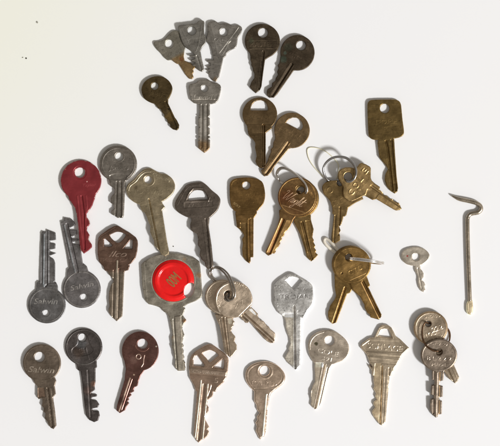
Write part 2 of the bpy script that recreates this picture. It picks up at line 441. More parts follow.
key('grey key with flat bow, notches on both blade edges and a brassy stained tip', 'key',
 [P('A6',(38,72),(39,55),(46,47),(62,44),(78,40),(88,30),(100,23),(125,20),(150,23),(160,30),(168,39),(195,42),(212,50),(218,62),(217,80),(210,115),(200,140),(188,152),(165,158),(90,158),(66,152),(50,138),(43,110)),
  P('A6',(97,140),(97,220),(91,224),(91,229),(100,232),(90,238),(90,280),(100,286),(90,293),(90,333),(98,338),(90,344),(90,355),(98,359),(88,366),(90,402),(105,414),(125,430),(145,415),(156,402),(157,358),(148,354),(157,347),(157,338),(148,334),(156,327),(156,292),(146,286),(156,279),(156,236),(147,230),(156,223),(156,140))],
 [C('A6',126,71,19)],
 [LN(P('A6',(112,163),(110,400)),1.2,-.8),LN(P('A6',(139,163),(139,402)),1.3,-.9),LN(P('A6',(125,168),(125,420)),.9,.35),LN(P('A6',(60,134),(196,134)),.6,-.2,col=(150,142,128)),
  TX('Lamm-TS','A6',127,118,128,30,0,.32,.35,(150,142,128),.5),SP('A6',125,395,42,(118,86,36),.75)],
 (122,116,106), GR, ctr('A6',127,95), ctr('A6',125,430), 13, (0,0))
# ---- brass pair with half-moon holes
key('dark brass key with level half-moon hole pointing straight down, left of the half-moon pair', 'key',
 [C('A7',128,112,86,84), P('A7',(60,150),(67,185),(70,208),(80,226),(94,236),(106,255),(104,280),(109,300),(112,320),(106,345),(112,362),(124,376),(138,381),(150,375),(157,350),(157,205),(190,180),(150,120))],
 [P('A7',(82,93),(83,78),(90,63),(102,50),(118,43),(134,42),(150,48),(161,60),(167,78),(167,93))],
 [LN(P('A7',(146,168),(145,366)),2.4,-1.4,.4),LN(P('A7',(135,175),(134,370)),.6,.2),TX('MASTER','A7',125,128,110,18,0,.15),LN(P('A7',(65,160),(190,160)),.5,-.15)],
 (96,76,46), BR, ctr('A7',128,112), ctr('A7',142,381), 19, (.3,3.2))
key('bronze key with tilted half-moon hole slanting down to the left', 'key',
 [C('A8',229,144,113), P('A8',(118,150),(122,195),(110,222),(108,250),(94,262),(96,280),(82,310),(72,345),(60,360),(50,385),(32,398),(38,418),(52,436),(76,431),(96,410),(118,372),(208,262),(270,240),(200,120))],
 [P('A8',(190,97),(200,82),(214,70),(234,62),(256,63),(276,73),(292,92),(299,114),(295,132),(280,143))],
 [LN(P('A8',(206,222),(62,420)),1.8,-1.0,.4),LN(P('A8',(214,226),(205,238)),1.0,.2,col=(190,150,90)),LN(P('A8',(190,212),(48,408)),.6,.2),
  TX('No 1','A8',255,160,60,22,-28,.2),TX('MASTER','A8',215,165,150,24,-28,.16),LN(P('A8',(135,160),(275,240)),.6,-.15)],
 (108,86,54), BR, ctr('A8',229,144), ctr('A8',60,435), 20, (0,0))
# ---- square key
key('olive brass key with square rounded bow standing alone at the upper right', 'key',
 [M('B1',(92,100),(97,70),(115,53),(160,48),(240,46),(310,47),(345,58),(362,85),(368,130),(376,210),(387,300),(380,335),(355,352),(315,362),(240,372),(170,374),(130,368),(105,345),(98,290),(94,200)),
  P('B1',(170,340),(178,380),'B2',(158,20),(165,70),(172,130),(196,160),(217,185),(237,216),(217,255),(212,300),(227,345),(256,380),(286,399),(305,385),(311,360),(300,260),(290,120),(283,0),'B1',(308,365),(305,330))],
 [C('B1',231,119,38)],
 [LN(P('B1',(240,385),'B2',(232,60),(268,372)),1.6,-1.1,.4),LN(P('B1',(285,378),'B2',(265,60),(296,375)),1.5,-1.0,.4),LN(P('B1',(262,382),'B2',(250,60),(282,380)),.7,.3),
  TX('DOME','B1',240,226,165,34,1,.25),TX('R','B1',240,282,28,34,0,.2),LN(P('B1',(120,90),(340,82)),.6,.08)],
 (99,79,38), BR, ctr('B1',238,210), ctr('B2',288,399), 20.5, (0,0), rnd=.8)
# ---- red key
key('glossy red key with round bow and double ridges, at the left side', 'key',
 [C('B3',243,228,181,180), P('B3',(120,340),(140,400),'B4',(112,0),(150,50),(160,72),(170,85),(184,150),(210,405),(238,436),(275,410),(300,386),(300,366),(275,325),(282,292),(260,255),(263,232),(285,205),(280,178),(258,150),(256,125),(282,92),(302,60),(315,20),'B3',(365,395),(380,330))],
 [C('B3',233,159,46)],
 [LN(P('B3',(233,159)+(),(233.5,159)),0.1,0),LN(ell(P('B3',(233,159))[0],6.0),1.3,-.35,.5,closed=True),
  LN(P('B3',(212,368),'B4',(212,240),(236,408)),1.3,.45,.4,(130,34,36),.5),LN(P('B3',(290,366),'B4',(262,60),(248,180),(245,330)),1.2,.4,.4,(124,30,34),.4),LN(P('B3',(250,372),'B4',(236,120),(244,400)),1.6,-.9,.5),
  TX('Taylor','B3',318,272,120,34,3,.16,.3,(140,50,50),.5),TX('TAYLOR','B3',250,345,80,20,0,.12),SP('B3',298,240,5,(215,170,160),.8),SP('B3',105,130,4,(190,120,110),.5)],
 (104,16,22), RED, ctr('B3',243,228), ctr('B4',238,436), 20.5, (0,3.5), chip=(150,120,110))
key('grey steel key with round ringed bow and two deep notches, right of the red key', 'key',
 [C('B5',144,131,102,101), P('B5',(92,200),(96,232),(100,250),(116,260),(123,268),(123,290),(108,305),(102,318),(102,342),(118,352),(123,360),(121,374),(107,384),(106,404),(124,413),(140,424),(168,424),(174,410),(182,235),(195,200))],
 [C('B5',149,91,22)],
 [LN(ell(P('B5',(144,131))[0],16.2,16.0),1.0,.3,closed=True),LN(ell(P('B5',(149,91))[0],4.9),.8,.25,closed=True),
  PG(smooth(P('B5',(98,195),(120,186),(144,184),(168,186),(190,195),(182,214),(144,220),(106,214))),-.4),TX('Junkers','B5',146,155,108,30,1,.3,.25),TX('MADE','B5',140,128,40,12,0,.2),
  LN(P('B5',(138,228),(130,410)),1.3,-1.0,.4),LN(P('B5',(158,228),(156,418)),1.6,-1.2,.4),LN(P('B5',(171,232),(166,415)),.8,.2)],
 (106,99,90), GR, ctr('B5',144,131), ctr('B5',155,424), 18.5, (0,0), rnd=.8)
key('olive nickel key with wide wavy bow and small hole near its top', 'key',
 [M('B6',(52,205),(62,170),(90,145),(125,115),(160,75),(200,42),(245,36),(290,58),(330,78),(375,85),(420,115),(445,160),(445,205),(425,245),(385,280),(345,305),(250,345),(160,330),(100,300),(65,255)),
  P('B6',(160,300),(165,345),(170,365),(186,388),(204,396),'B7',(122,68),(138,95),(152,140),(168,170),(165,218),(182,262),(198,290),(200,330),(235,365),(258,402),(288,416),(315,400),(320,380),(300,280),(262,45),(286,18),'B6',(345,320),(340,280))],
 [C('B6',230,131,31)],
 [LN(ell(P('B6',(234,132))[0],5.6),.9,.35,closed=True),LN(smooth(P('B6',(72,215),(85,180),(130,145),(165,100),(205,70),(250,65)),5,False),.7,.4,.25,(190,178,150),.5),
  LN(smooth(P('B6',(60,198),(74,168),(115,135),(152,92),(196,56),(250,50),(300,72)),5,False),.6,.3),TX('CORBIN','B6',335,110,150,24,-24,.35,col=(176,164,134),al=.4),
  TX('RUSSWIN','B6',235,225,220,34,-3,.22),TX('NEW','B6',290,265,60,22,30,.2),LN(P('B6',(236,288),'B7',(238,362)),1.1,-1.2,.35),LN(P('B6',(226,282),'B7',(226,350)),.7,.4,.3,(180,168,140),.4),SP('B6',130,200,16,(96,80,54),.5)],
 (136,122,94), NI, ctr('B6',248,190), ctr('B7',290,416), 20, (0,3.6))
key('dark grey key with hexagonal bow and raised frame round its trapezoid hole', 'key',
 [M('B8',(22,125),(28,98),(58,52),(80,28),(130,18),(155,25),(187,55),(218,82),(225,105),(215,140),(195,163),(165,182),(95,180),(55,165),(30,147)),
  P('B8',(92,160),(96,190),(90,208),(92,230),(104,242),(120,250),(126,275),(124,298),(136,318),(132,342),(142,365),(156,376),(160,398),(172,408),(188,404),(195,390),(186,300),(173,215),(180,160))],
 [M('B8',(82,92),(88,76),(98,64),(112,56),(132,55),(148,60),(158,70),(166,86),(164,95),(140,95),(110,98),(88,100))],
 [LN(P('B8',(70,104),(86,66),(104,46),(150,46),(176,88),(170,104)),1.3,.5,.4,closed=True),LN(P('B8',(34,120),(68,55),(85,38),(132,30)),.8,.2),
  PG(P('B8',(64,112),(190,104),(192,128),(66,136)),-.25),TX('WEISER','B8',128,120,108,17,3,.3),
  LN(P('B8',(160,185),(180,398)),1.4,-.9),LN(P('B8',(145,190),(172,390)),.7,.25)],
 (92,82,72), GR, ctr('B8',125,108), ctr('B8',180,408), 17.5, (0,4.0), rnd=.9)
key('brass key with broad rounded bow and scratched letters, left of the cursive copper-brown key', 'key',
 [M('C1',(76,190),(78,140),(92,110),(130,86),(190,77),(250,74),(310,79),(360,94),(400,122),(420,180),(427,260),(412,330),(380,372),(342,410),(240,440),(135,410),(102,378),(84,330),(77,260)),
  P('C1',(120,370),(138,420),'C2',(98,20),(103,60),(112,130),(134,145),(152,165),(166,190),(149,215),(156,250),(150,290),(155,345),(185,385),(205,397),(213,380),(213,352),(233,350),(235,62),(258,30),'C1',(350,380))],
 [C('C1',241,154,38)],
 [PG(P('C2',(136,96),(180,96),(182,300),(188,400),(140,400),(100,130),(136,130)),-.5,.3,(120,94,50),.5),LN(P('C2',(190,70),(196,385)),.8,.35),LN(P('C2',(205,70),(210,350)),1.0,-1.0),
  PG(P('C2',(214,60),(240,60),(240,360),(214,360)),-.8,.3),TX('CURTIS','C1',270,235,220,32,0,.18),TX('NAT','C1',250,285,120,30,10,.16),TX('LOCK CO','C1',280,335,150,26,15,.14),TX('BOLT','C1',148,350,76,22,-38,-.15,col=(190,160,100),al=.6),
  LN(smooth(P('C1',(92,150),(110,115),(145,98)),4,False),.5,.15,.2,(170,130,60),.5)],
 (104,77,34), BR, ctr('C1',250,240), ctr('C2',205,397), 21, (0,0))
# ---- Wright ring
key('brass key under the copper-brown cursive one on the small ring, blade slanting right', 'key',
 [C('PX',299.3,198.6,19.6), P('C4',(262,40),(252,95),(252,130),(277,175),(300,222),(336,340),(346,386),(380,419),(405,400),(431,370),(412,352),(416,335),(404,318),(410,300),(397,276),(400,262),(389,240),(398,180),(378,110),(376,40),(320,-30))],
 [C('PX',301,191.2,4.4)],
 [LN(ell(P('PX',(299.3,198.6))[0],18.2),.5,.25,.2,(190,150,70)) if False else LN(ell(P('PX',(299.3,198.6))[0],18.2),.5,.25,.2,(190,150,70),closed=True),
  LN(P('C4',(312,130),(384,408)),1.8,-1.0,.4),LN(P('C4',(292,120),(350,350)),.8,.35,.3,(160,120,54),.4),PG(P('C4',(338,118),(372,112),(385,185),(400,280),(420,380),(385,400)),-.35,.4,(138,104,46),.5),TX('ILCO','PX',312,190,10,3,-60,.2)],
 (108,84,42), BR, (299.3,-198.6), ctr('C4',385,419), 19, (.9,0))
key('copper-brown key engraved with light cursive script, on top of the small ring of two', 'key',
 [C('PX',297.4,197.0,19.7), P('C4',(140,40),(145,95),(125,165),(80,265),(42,340),(42,362),(62,376),(84,366),(92,358),(104,362),(118,346),(116,336),(126,320),(140,306),(150,290),(150,274),(162,258),(164,238),(180,228),(182,208),(192,194),(208,182),(222,162),(247,108),(275,70),(220,-20))],
 [C('C3',285,262,38)],
 [LN(ell(P('PX',(297.4,197))[0],18.1),.5,-.2,.2,(196,150,74),closed=True),LN(P('C4',(158,98),(50,348)),1.2,.35,.35,(190,142,76),.7),LN(P('C4',(172,110),(72,355)),2.2,-.9,.4,(104,60,22),.6),
  PG(P('C4',(200,112),(228,116),(218,165),(100,365),(88,352)),-.1,.3,(190,146,76),.6),LN(P('C3',(128,402),(330,470)),.5,-.15,.2,(200,160,96)),
  *cursive_wright('C3',232,352,200,88,-26,.42,-.16,(232,190,146)),TX('LOCKSMITH','C3',372,285,120,22,-58,.22,col=(186,140,66),al=.5),TX('KEY','C3',215,190,60,18,10,.2),
  SP('C3',140,330,90,(92,44,16),.7,.8),SP('C3',250,430,80,(84,46,18),.5,.9)],
 (106,78,38), BR, (297.4,-197.0), ctr('C4',62,376), 19.5, (5.0,1.4))
# ---- COLE ring
key('olive brass key half under its twin on the steel ring, blade pointing down', 'key',
 [M('PX',(322.1,189),(322.6,185.3),(326,182),(331,180.8),(337,180.2),(344,180),(352,184),(358,191),(362.9,198.5),(361,200),(355,203),(348.6,207.2),(342,210),(334,209),(330.5,202),(327,197.5),(323.5,193.5)),
  P('PX',(329,197),(332.3,208.6),(332.2,213.5),(333.8,214.9),(332.5,226),(331.2,237),(331.9,242),(335.2,243.3),(339.9,240.5),(339.9,235.7),(339,233),(340.5,230.4),(339.2,226.5),(341.2,224.3),(342.6,219.6),(343.2,216.9),(346,215.6),(348,207.5),(350,200))],
 [C('PX',340,182.5,3.4)],
 [TX('O','C5',215,365,50,52,0,.3),LN(P('C8',(150,190),(138,385)),1.4,-.5,.4),LN(P('C8',(185,130),(175,330)),1.4,-.9,.4),TX('COLE','C8',160,90,90,40,20,.18)],
 (112,89,48), BR, (338.5,-194), (335,-243.3), 15.5, (1.6,0))
key('olive brass key with hexagonal raised-letter bow pointing right, on top of the steel ring', 'key',
 [P('C6',(150,182),(158,150),(182,126),(220,111),(270,112),(312,122),(330,102),(345,80),(362,72),(400,84),(436,104),(446,120),(446,205),'C7',(192,98),(215,120),(266,155),(250,175),(160,220),(120,235),(60,265),'C6',(275,416),(240,406),(205,376),(195,335),(200,285),(176,247),(156,215)),
  P('C6',(420,200),'C7',(200,110),(267,156),(262,178),(290,203),(305,228),(330,234),(346,254),(380,264),(396,284),(440,298),(452,320),(467,352),(452,364),(416,369),(395,360),(236,266),(200,273),(130,236),'C6',(380,300))],
 [C('C6',243,195,38)],
 [TX('C','C6',270,331,48,50,50,.85,bold=.12),TX('O','C6',312,269,50,52,50,.85,bold=.12),TX('L','C6',350,212,36,50,50,.85,bold=.12),TX('E','C6',392,142,36,52,50,.85,bold=.12),TX('R','C6',386,258,22,26,50,.3),TX('391','C6',340,310,60,22,50,.25),
  LN(ell(P('C6',(243,195))[0],5.4),.8,.2,closed=True),LN(P('C7',(190,150),(460,335)),2.2,-.8,.4),LN(P('C7',(178,172),(448,345)),.8,.2),PG(P('C7',(150,175),(185,178),(255,220),(225,262),(130,240)),-.25)],
 (116,93,52), BR, ctr('C6',300,235), ctr('C7',460,362), 17.5, (7.0,1.4), rnd=.7)
# ---- brass pair, edge-on ring
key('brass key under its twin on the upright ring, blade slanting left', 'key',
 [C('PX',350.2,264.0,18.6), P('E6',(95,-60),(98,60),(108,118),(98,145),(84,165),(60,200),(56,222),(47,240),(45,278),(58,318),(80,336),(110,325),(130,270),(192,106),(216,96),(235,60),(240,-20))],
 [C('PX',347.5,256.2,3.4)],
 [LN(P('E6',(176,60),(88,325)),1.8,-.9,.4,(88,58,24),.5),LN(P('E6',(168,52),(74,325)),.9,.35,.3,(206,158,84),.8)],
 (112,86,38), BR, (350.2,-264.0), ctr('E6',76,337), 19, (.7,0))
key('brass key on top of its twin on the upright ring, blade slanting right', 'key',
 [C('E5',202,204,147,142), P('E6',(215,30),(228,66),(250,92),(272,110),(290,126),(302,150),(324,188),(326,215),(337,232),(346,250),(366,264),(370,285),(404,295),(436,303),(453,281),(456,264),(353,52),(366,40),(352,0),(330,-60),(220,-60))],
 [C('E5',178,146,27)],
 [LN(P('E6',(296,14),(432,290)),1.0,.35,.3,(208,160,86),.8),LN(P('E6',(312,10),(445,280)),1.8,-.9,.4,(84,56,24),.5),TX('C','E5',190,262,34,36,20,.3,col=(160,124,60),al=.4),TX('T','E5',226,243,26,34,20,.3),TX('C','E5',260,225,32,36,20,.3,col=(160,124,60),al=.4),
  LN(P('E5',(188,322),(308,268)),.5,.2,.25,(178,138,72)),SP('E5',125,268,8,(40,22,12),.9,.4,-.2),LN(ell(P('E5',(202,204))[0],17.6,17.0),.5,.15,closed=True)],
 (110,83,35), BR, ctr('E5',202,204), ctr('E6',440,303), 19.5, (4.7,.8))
key('tiny pale key with oval bow, a red dot and wavy blade, at the right', 'key',
 [M('E7',(38,112),(58,76),(110,56),(165,52),(215,70),(246,105),(240,142),(215,168),(185,186),(140,192),(85,182),(50,155)),
  P('E7',(140,170),(139,222),(146,240),(156,255),(162,272),(163,288),(160,303),(164,330),(172,357),(188,381),(205,386),(217,372),(212,352),(217,335),(210,315),(194,300),(204,278),(205,250),(195,230),(181,214),(180,170))],
 [C('E7',148,127,29)],
 [SP('E7',83,118,8,(150,24,24),.95,.35),LN(P('E7',(160,210),(190,360)),1.0,-.3)],
 (158,148,132), NI, ctr('E7',145,122), ctr('E7',200,386), 9.0, (0,0), thick=2.6)
# ---- left pair, blades up
key('grey steel key standing blade up with worn white letters, left of the upturned pair', 'key',
 [C('D2',187,284,153,148), P('D2',(98,200),(103,105),(120,88),(132,92),'D1',(120,400),(130,70),(140,52),(160,60),(168,58),(175,42),(236,65),(239,118),(196,124),(196,140),(236,147),(234,184),(196,190),(196,205),(241,218),(196,234),(196,246),(218,256),(226,268),(233,292),(232,440),'D2',(245,92),(262,100),(275,130),(280,200))],
 [C('D2',180,348,26)],
 [LN(ell(P('D2',(187,284))[0],16.8,16.2),.5,.25,.25,(120,116,110),closed=True),LN(P('D1',(152,75),(146,446),'D2',(165,130)),1.3,.4,.35,(140,148,152),.7),LN(P('D1',(174,60),(172,446),'D2',(178,130)),1.6,-1.0,.4),LN(P('D1',(134,80),(132,440)),.8,-.5),
  PG(P('D1',(186,40),(250,40),(250,440),(186,440)),-.35,.3),TX('Salwin','D2',178,252,190,46,0,.2,.2,(190,186,178),.55)],
 (96,94,93), GR, ctr('D2',187,284), ctr('D1',190,42), 20, (0,0), thick=2.3)
key('grey steel key standing blade up beside the red key tip, right of the upturned pair', 'key',
 [C('D4',222,267,163,161), P('D4',(90,220),(98,100),(116,86),'D3',(105,380),(45,68),(72,58),(75,32),(140,44),(165,70),(174,98),(124,124),(125,142),(184,142),(190,180),(142,203),(146,222),(199,220),(204,236),(150,250),(154,270),(210,270),(222,310),(242,446),'D4',(243,50),(266,70),(285,130),(330,200))],
 [C('D4',240,336,29)],
 [LN(ell(P('D4',(222,267))[0],17.3),.5,.25,.25,(150,145,138),closed=True),LN(P('D3',(75,100),(150,430),'D4',(165,120)),1.4,.4,.35,(122,128,130),.6),LN(P('D3',(100,90),(178,430),'D4',(188,120)),1.5,-1.0,.4),LN(P('D3',(58,90),(128,400)),.9,-.5),
  TX('Salwin','D4',222,238,200,42,12,.2,.2,(186,180,172),.5)],
 (102,98,97), GR, ctr('D4',222,267), ctr('D3',100,40), 20, (0,0), thick=2.3)
key('brown key with three-window bow and cursive letters, left of the centre', 'key',
 [P('D5',(54,185),(60,140),(75,118),(150,62),(200,37),(225,33),(245,40),(300,75),(350,104),(392,136),(408,165),(411,200),(405,262),(390,320),(358,362),(330,385),(326,430),(230,440),(118,435),(106,400),(64,352),(53,290)),
  P('D5',(110,380),'D6',(88,10),(94,36),(115,46),(136,80),(156,96),(161,122),(142,150),(129,200),(126,260),(132,305),(124,325),(126,350),(150,385),(185,417),(226,380),(229,340),(241,60),(246,45),(270,38),(283,5),'D5',(320,380))],
 [M('D5',(163,126),(196,98),(232,88),(272,96),(302,120),(234,186)),P('D5',(108,155),(120,148),(182,204),(178,218),(112,219)),P('D5',(281,236),(345,158),(364,162),(362,238))],
 [LN(P('D5',(60,240),(58,180),(80,130),(215,48)),.6,-.15),LN(P('D5',(228,345),'D6',(186,60),(174,400)),1.3,.35,.3,(176,162,140),.85),LN(P('D6',(164,40),(156,385)),1.0,-.6),LN(P('D6',(204,30),(194,395)),1.3,-.6),
  PG(P('D6',(100,50),(320,50),(320,430),(100,430)),0,3,(116,104,88),.9),TX('Ilco','D5',232,284,160,52,0,.28,.45,(160,138,120),.6),TX('KEY CO','D5',225,336,250,26,0,.18,col=(120,98,82),al=.4),TX('USA','D5',230,204,60,20,0,.2)],
 (98,74,60), NI, ctr('D5',232,230), ctr('D6',186,417), 22, (0,0))
# ---- red-capped key
root, AB = key('large grey key with a glossy red round cap bearing gold marks', 'key',
 [P('D7',(42,130),(62,108),(100,84),(150,64),(220,53),(300,58),(360,75),(405,90),(428,108),(436,150),(444,250),(449,325),(442,348),(405,372),(352,392),(325,412),(305,440),(240,460),(195,446),(172,418),(140,405),(90,392),(66,362),(50,280)),
  P('D7',(190,400),'D8',(100,35),(124,80),(134,130),(145,190),(136,215),(142,250),(138,262),(150,292),(153,320),(162,345),(158,372),(157,390),(178,418),(222,416),(228,400),(222,380),(226,368),(214,345),(220,330),(212,310),(216,290),(208,272),(216,258),(206,240),(212,215),(220,190),(206,150),(212,125),(228,105),(232,95),(210,65),(226,20),'D7',(310,400))],
 [C('D7',358,300,34,48,-20)],
 [LN(P('D7',(60,120),(70,260),(80,360)),1.2,.15),PG(P('D8',(158,72),(196,66),(205,200),(222,410),(180,412),(165,200)),.5,.35,(140,130,114),.7),LN(P('D8',(202,70),(224,405)),.8,-.6),LN(P('D8',(150,90),(172,400)),.8,-.5),
  SP('D7',425,200,18,(140,96,44),.6),SP('D7',330,95,14,(150,120,80),.5),SP('D8',220,100,14,(120,76,34),.7),SP('D8',140,200,14,(112,84,48),.6),SP('D7',240,385,16,(160,150,128),.6),
  LN(ell(P('D7',(255,238))[0],21.8),.7,.15,.4,(168,160,142),closed=True)],
 (124,117,103), GR, ctr('D7',250,240), ctr('D8',200,418), 26, (0,0), rnd=.7)
# the cap itself: a flat domed disc with a raised rim and a dished centre
cc = ctr('D7',255,236); notch = C('D7',364,300,36,52,-20)
def cap_profile():
    sh=[ell(cc,20.9,20.9,n=90)]
    V,z,faces,col,nb = relief(sh,[notch],[],(222,14,14),thick=1.0,rnd=.8,metallic=False,rough_edge=.02,wave=0)
    r=np.hypot(*(V-cc).T)
    z = z+1.5*sstep(20.6,17.4,r)*1.0-1.0*sstep(15.8,13.6,r)+.25*sstep(13,0,r)
    return V,z,faces,col
V,z,faces,col = cap_profile(); V3,N = top_normals(V,z,faces)
V3[:,2]+=T-.1
def add_local(name,V3,faces,N,col,root,mat,AB,floor,parent=None):
    o = build_part(name,V3,faces,N,col,root,mat,boundary(faces),AB,floor)
    if parent: o.parent=parent
    return o
cap = add_local('cap',V3,faces,N,col,root,CAP,AB,(T-.35))
for me_o in (cap,):
    me=me_o.data
    # floor value was given in pixels for the skirt; nothing else to change
GOLD = metal('gold_print', .3, grain=.3, blotch=.1)
def glyph_mesh(s, view, x, y, w, h, ang, z0, th, colr, root, AB, mat, parent):
    f = TX(s,view,x,y,w,h,ang); sg=f['s']; a=sg.reshape(-1,2); lo=a.min(0)-.3; hi=a.max(0)+.3; g=.14
    gx=np.arange(lo[0],hi[0],g); gy=np.arange(lo[1],hi[1],g); G=np.stack(np.meshgrid(gx,gy),-1).reshape(-1,2)
    D=sdf(G,sg)+.16; ny,nx=len(gy),len(gx); D=np.where(abs(D)<1e-4,1e-4,D).reshape(ny,nx); ins=D>0
    vid=-np.ones((ny,nx),int); vid[ins]=np.arange(ins.sum()); V=[tuple(q) for q in G.reshape(ny,nx,2)[ins]]; ek={}; faces=[]
    for j in range(ny-1):
        for i in range(nx-1):
            cs=[(j,i),(j,i+1),(j+1,i+1),(j+1,i)]; k=sum(bool(ins[q]) for q in cs)
            if k==0: continue
            poly=[]
            for n in range(4):
                p,q=cs[n],cs[(n+1)%4]
                if ins[p]: poly.append(int(vid[p]))
                if ins[p]!=ins[q]:
                    key_=(min(p,q),max(p,q))
                    if key_ not in ek:
                        t=D[p]/(D[p]-D[q]); ek[key_]=len(V); V.append((gx[p[1]]+(gx[q[1]]-gx[p[1]])*t, gy[p[0]]+(gy[q[0]]-gy[p[0]])*t))
                    poly.append(ek[key_])
            if len(poly)>=3: faces.append(tuple(poly))
    V=np.array(V); z=np.full(len(V),z0+th); V3=np.column_stack([V,z]); N=np.tile([0,0,1.],(len(V),1))
    col=np.tile(look(colr),(len(V),1))
    return add_local('lettering',V3,faces,N,col,root,mat,AB,z0*1.0,parent)
glyph_mesh('00M','D7',258,229,80,74,48,5.1,.22,(170,122,60),root,AB,GOLD,cap)
# ---- nickel pair on split ring
key('nickel key half hidden under its twin on the split ring, blade pointing down', 'key',
 [C('E1',200,284,142), P('E2',(45,60),(58,95),(78,140),(98,235),(110,312),(125,330),(149,347),(170,328),(192,298),(192,265),(176,240),(183,215),(180,205),(164,188),(155,172),(160,160),(158,150),(172,138),(170,128),(179,112),(168,100),(170,70))],
 [C('E1',225,262,34)],
 [LN(ell(P('E1',(200,284))[0],16.0),.6,.3,.3,(196,180,158),closed=True),LN(P('E2',(98,85),(134,330)),1.3,-.9,.35),LN(P('E2',(118,85),(146,335)),.8,-.7,.3),LN(P('E2',(80,100),(116,310)),.8,-.4),PG(P('E2',(132,90),(162,88),(160,125),(140,125)),-.1,.3,(200,190,166),.7),
  TX('KEY','E1',100,250,80,30,62,.25),TX('HILLMAN','E1',120,210,110,24,58,.25)],
 (146,128,106), NI, ctr('E1',200,284), ctr('E2',150,347), 17, (1.0,3.7))
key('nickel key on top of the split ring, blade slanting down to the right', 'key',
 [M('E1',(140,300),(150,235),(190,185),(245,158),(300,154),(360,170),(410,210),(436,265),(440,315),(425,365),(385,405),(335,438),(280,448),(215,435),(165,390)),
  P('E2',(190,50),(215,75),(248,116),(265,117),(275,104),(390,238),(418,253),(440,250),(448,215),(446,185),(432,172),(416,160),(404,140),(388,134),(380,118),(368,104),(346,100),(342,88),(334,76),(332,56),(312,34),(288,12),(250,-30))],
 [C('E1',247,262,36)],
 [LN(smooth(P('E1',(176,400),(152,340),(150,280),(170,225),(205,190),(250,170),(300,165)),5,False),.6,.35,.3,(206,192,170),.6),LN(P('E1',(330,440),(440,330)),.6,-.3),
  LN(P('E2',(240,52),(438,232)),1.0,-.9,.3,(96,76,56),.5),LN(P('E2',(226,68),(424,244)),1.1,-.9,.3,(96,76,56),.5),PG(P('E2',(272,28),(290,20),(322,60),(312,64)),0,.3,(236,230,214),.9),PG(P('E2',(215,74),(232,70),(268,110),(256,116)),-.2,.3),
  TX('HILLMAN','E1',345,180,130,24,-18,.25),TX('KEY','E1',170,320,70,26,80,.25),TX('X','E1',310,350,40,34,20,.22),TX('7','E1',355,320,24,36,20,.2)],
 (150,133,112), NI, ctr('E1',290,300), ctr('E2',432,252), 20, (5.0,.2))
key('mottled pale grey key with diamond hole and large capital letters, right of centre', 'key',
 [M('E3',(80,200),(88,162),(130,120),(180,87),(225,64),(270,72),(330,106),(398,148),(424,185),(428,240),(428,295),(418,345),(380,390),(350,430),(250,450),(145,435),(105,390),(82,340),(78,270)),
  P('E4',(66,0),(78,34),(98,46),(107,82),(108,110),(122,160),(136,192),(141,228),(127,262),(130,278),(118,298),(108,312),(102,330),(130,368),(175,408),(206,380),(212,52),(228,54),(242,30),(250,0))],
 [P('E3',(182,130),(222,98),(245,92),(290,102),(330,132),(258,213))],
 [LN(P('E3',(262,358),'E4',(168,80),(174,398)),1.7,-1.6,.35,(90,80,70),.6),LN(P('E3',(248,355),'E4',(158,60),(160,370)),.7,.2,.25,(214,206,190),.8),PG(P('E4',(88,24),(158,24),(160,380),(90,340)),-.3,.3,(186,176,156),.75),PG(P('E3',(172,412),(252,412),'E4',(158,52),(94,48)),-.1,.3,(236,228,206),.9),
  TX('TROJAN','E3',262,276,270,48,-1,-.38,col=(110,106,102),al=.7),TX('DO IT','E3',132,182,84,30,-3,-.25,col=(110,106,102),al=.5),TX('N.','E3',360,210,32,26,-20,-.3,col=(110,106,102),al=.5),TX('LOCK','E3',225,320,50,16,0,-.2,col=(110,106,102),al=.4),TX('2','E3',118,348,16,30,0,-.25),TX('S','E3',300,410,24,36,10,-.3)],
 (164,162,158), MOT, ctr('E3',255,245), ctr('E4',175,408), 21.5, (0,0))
# ---- bottom row
key('grey-brown key with worn raised name and stepped shoulders, bottom left corner', 'key',
 [C('F2',123,116,89,88), P('F2',(75,180),(92,215),(102,225),(100,272),(108,286),(124,281),(126,300),(122,315),(132,328),(130,345),(140,352),(136,375),(150,392),(152,402),(165,420),(178,426),(191,410),(184,340),(175,278),(188,262),(183,225),(190,200),(170,150))],
 [C('F2',112,88,24)],
 [LN(ell(P('F2',(123,116))[0],17.6,17.4),.5,.2,.25,closed=True),PG(P('F2',(104,232),(134,232),(140,275),(106,278)),-.4,.3,(136,106,84),.5),LN(P('F2',(150,235),(172,412)),1.4,-1.0,.35),LN(P('F2',(164,235),(184,405)),.7,.3,.25,(150,134,116),.6),
  TX('Salwin','F2',120,147,122,27,-3,.22,.25,(180,168,150),.6)],
 (104,91,77), NI, ctr('F2',123,116), ctr('F2',178,426), 20.5, (0,0))
key('dark grey key with long flat blade notched near its end, second in the bottom row', 'key',
 [C('F3',110,114,79), P('F3',(70,165),(80,190),(84,212),(96,217),(103,262),(114,370),(120,405),(134,424),(155,433),(171,426),(178,405),(174,386),(150,386),(146,380),(150,374),(170,370),(176,358),(166,342),(145,338),(142,332),(148,326),(165,324),(166,316),(140,313),(142,306),(158,296),(156,280),(160,262),(160,206),(166,200),(164,160))],
 [C('F3',103,74,17)],
 [LN(ell(P('F3',(110,114))[0],17.2),.7,.3,.3,(96,92,88),closed=True),PG(smooth(P('F3',(88,60),(120,60),(136,100),(150,130),(120,150),(70,150),(60,125),(84,100))),-.25),TX('CH','F3',105,128,36,22,10,.35),LN(P('F3',(118,120),(132,165)),1.2,.3),SP('F3',90,140,24,(86,66,50),.4),
  LN(P('F3',(128,215),(140,410)),1.8,-.3,.6),SP('F3',150,270,14,(110,72,52),.5),SP('F3',130,300,20,(86,62,50),.4),SP('F3',100,100,22,(84,90,94),.35)],
 (74,68,65), DK, ctr('F3',110,114), ctr('F3',152,433), 20, (0,0), rnd=.8, thick=2.6)
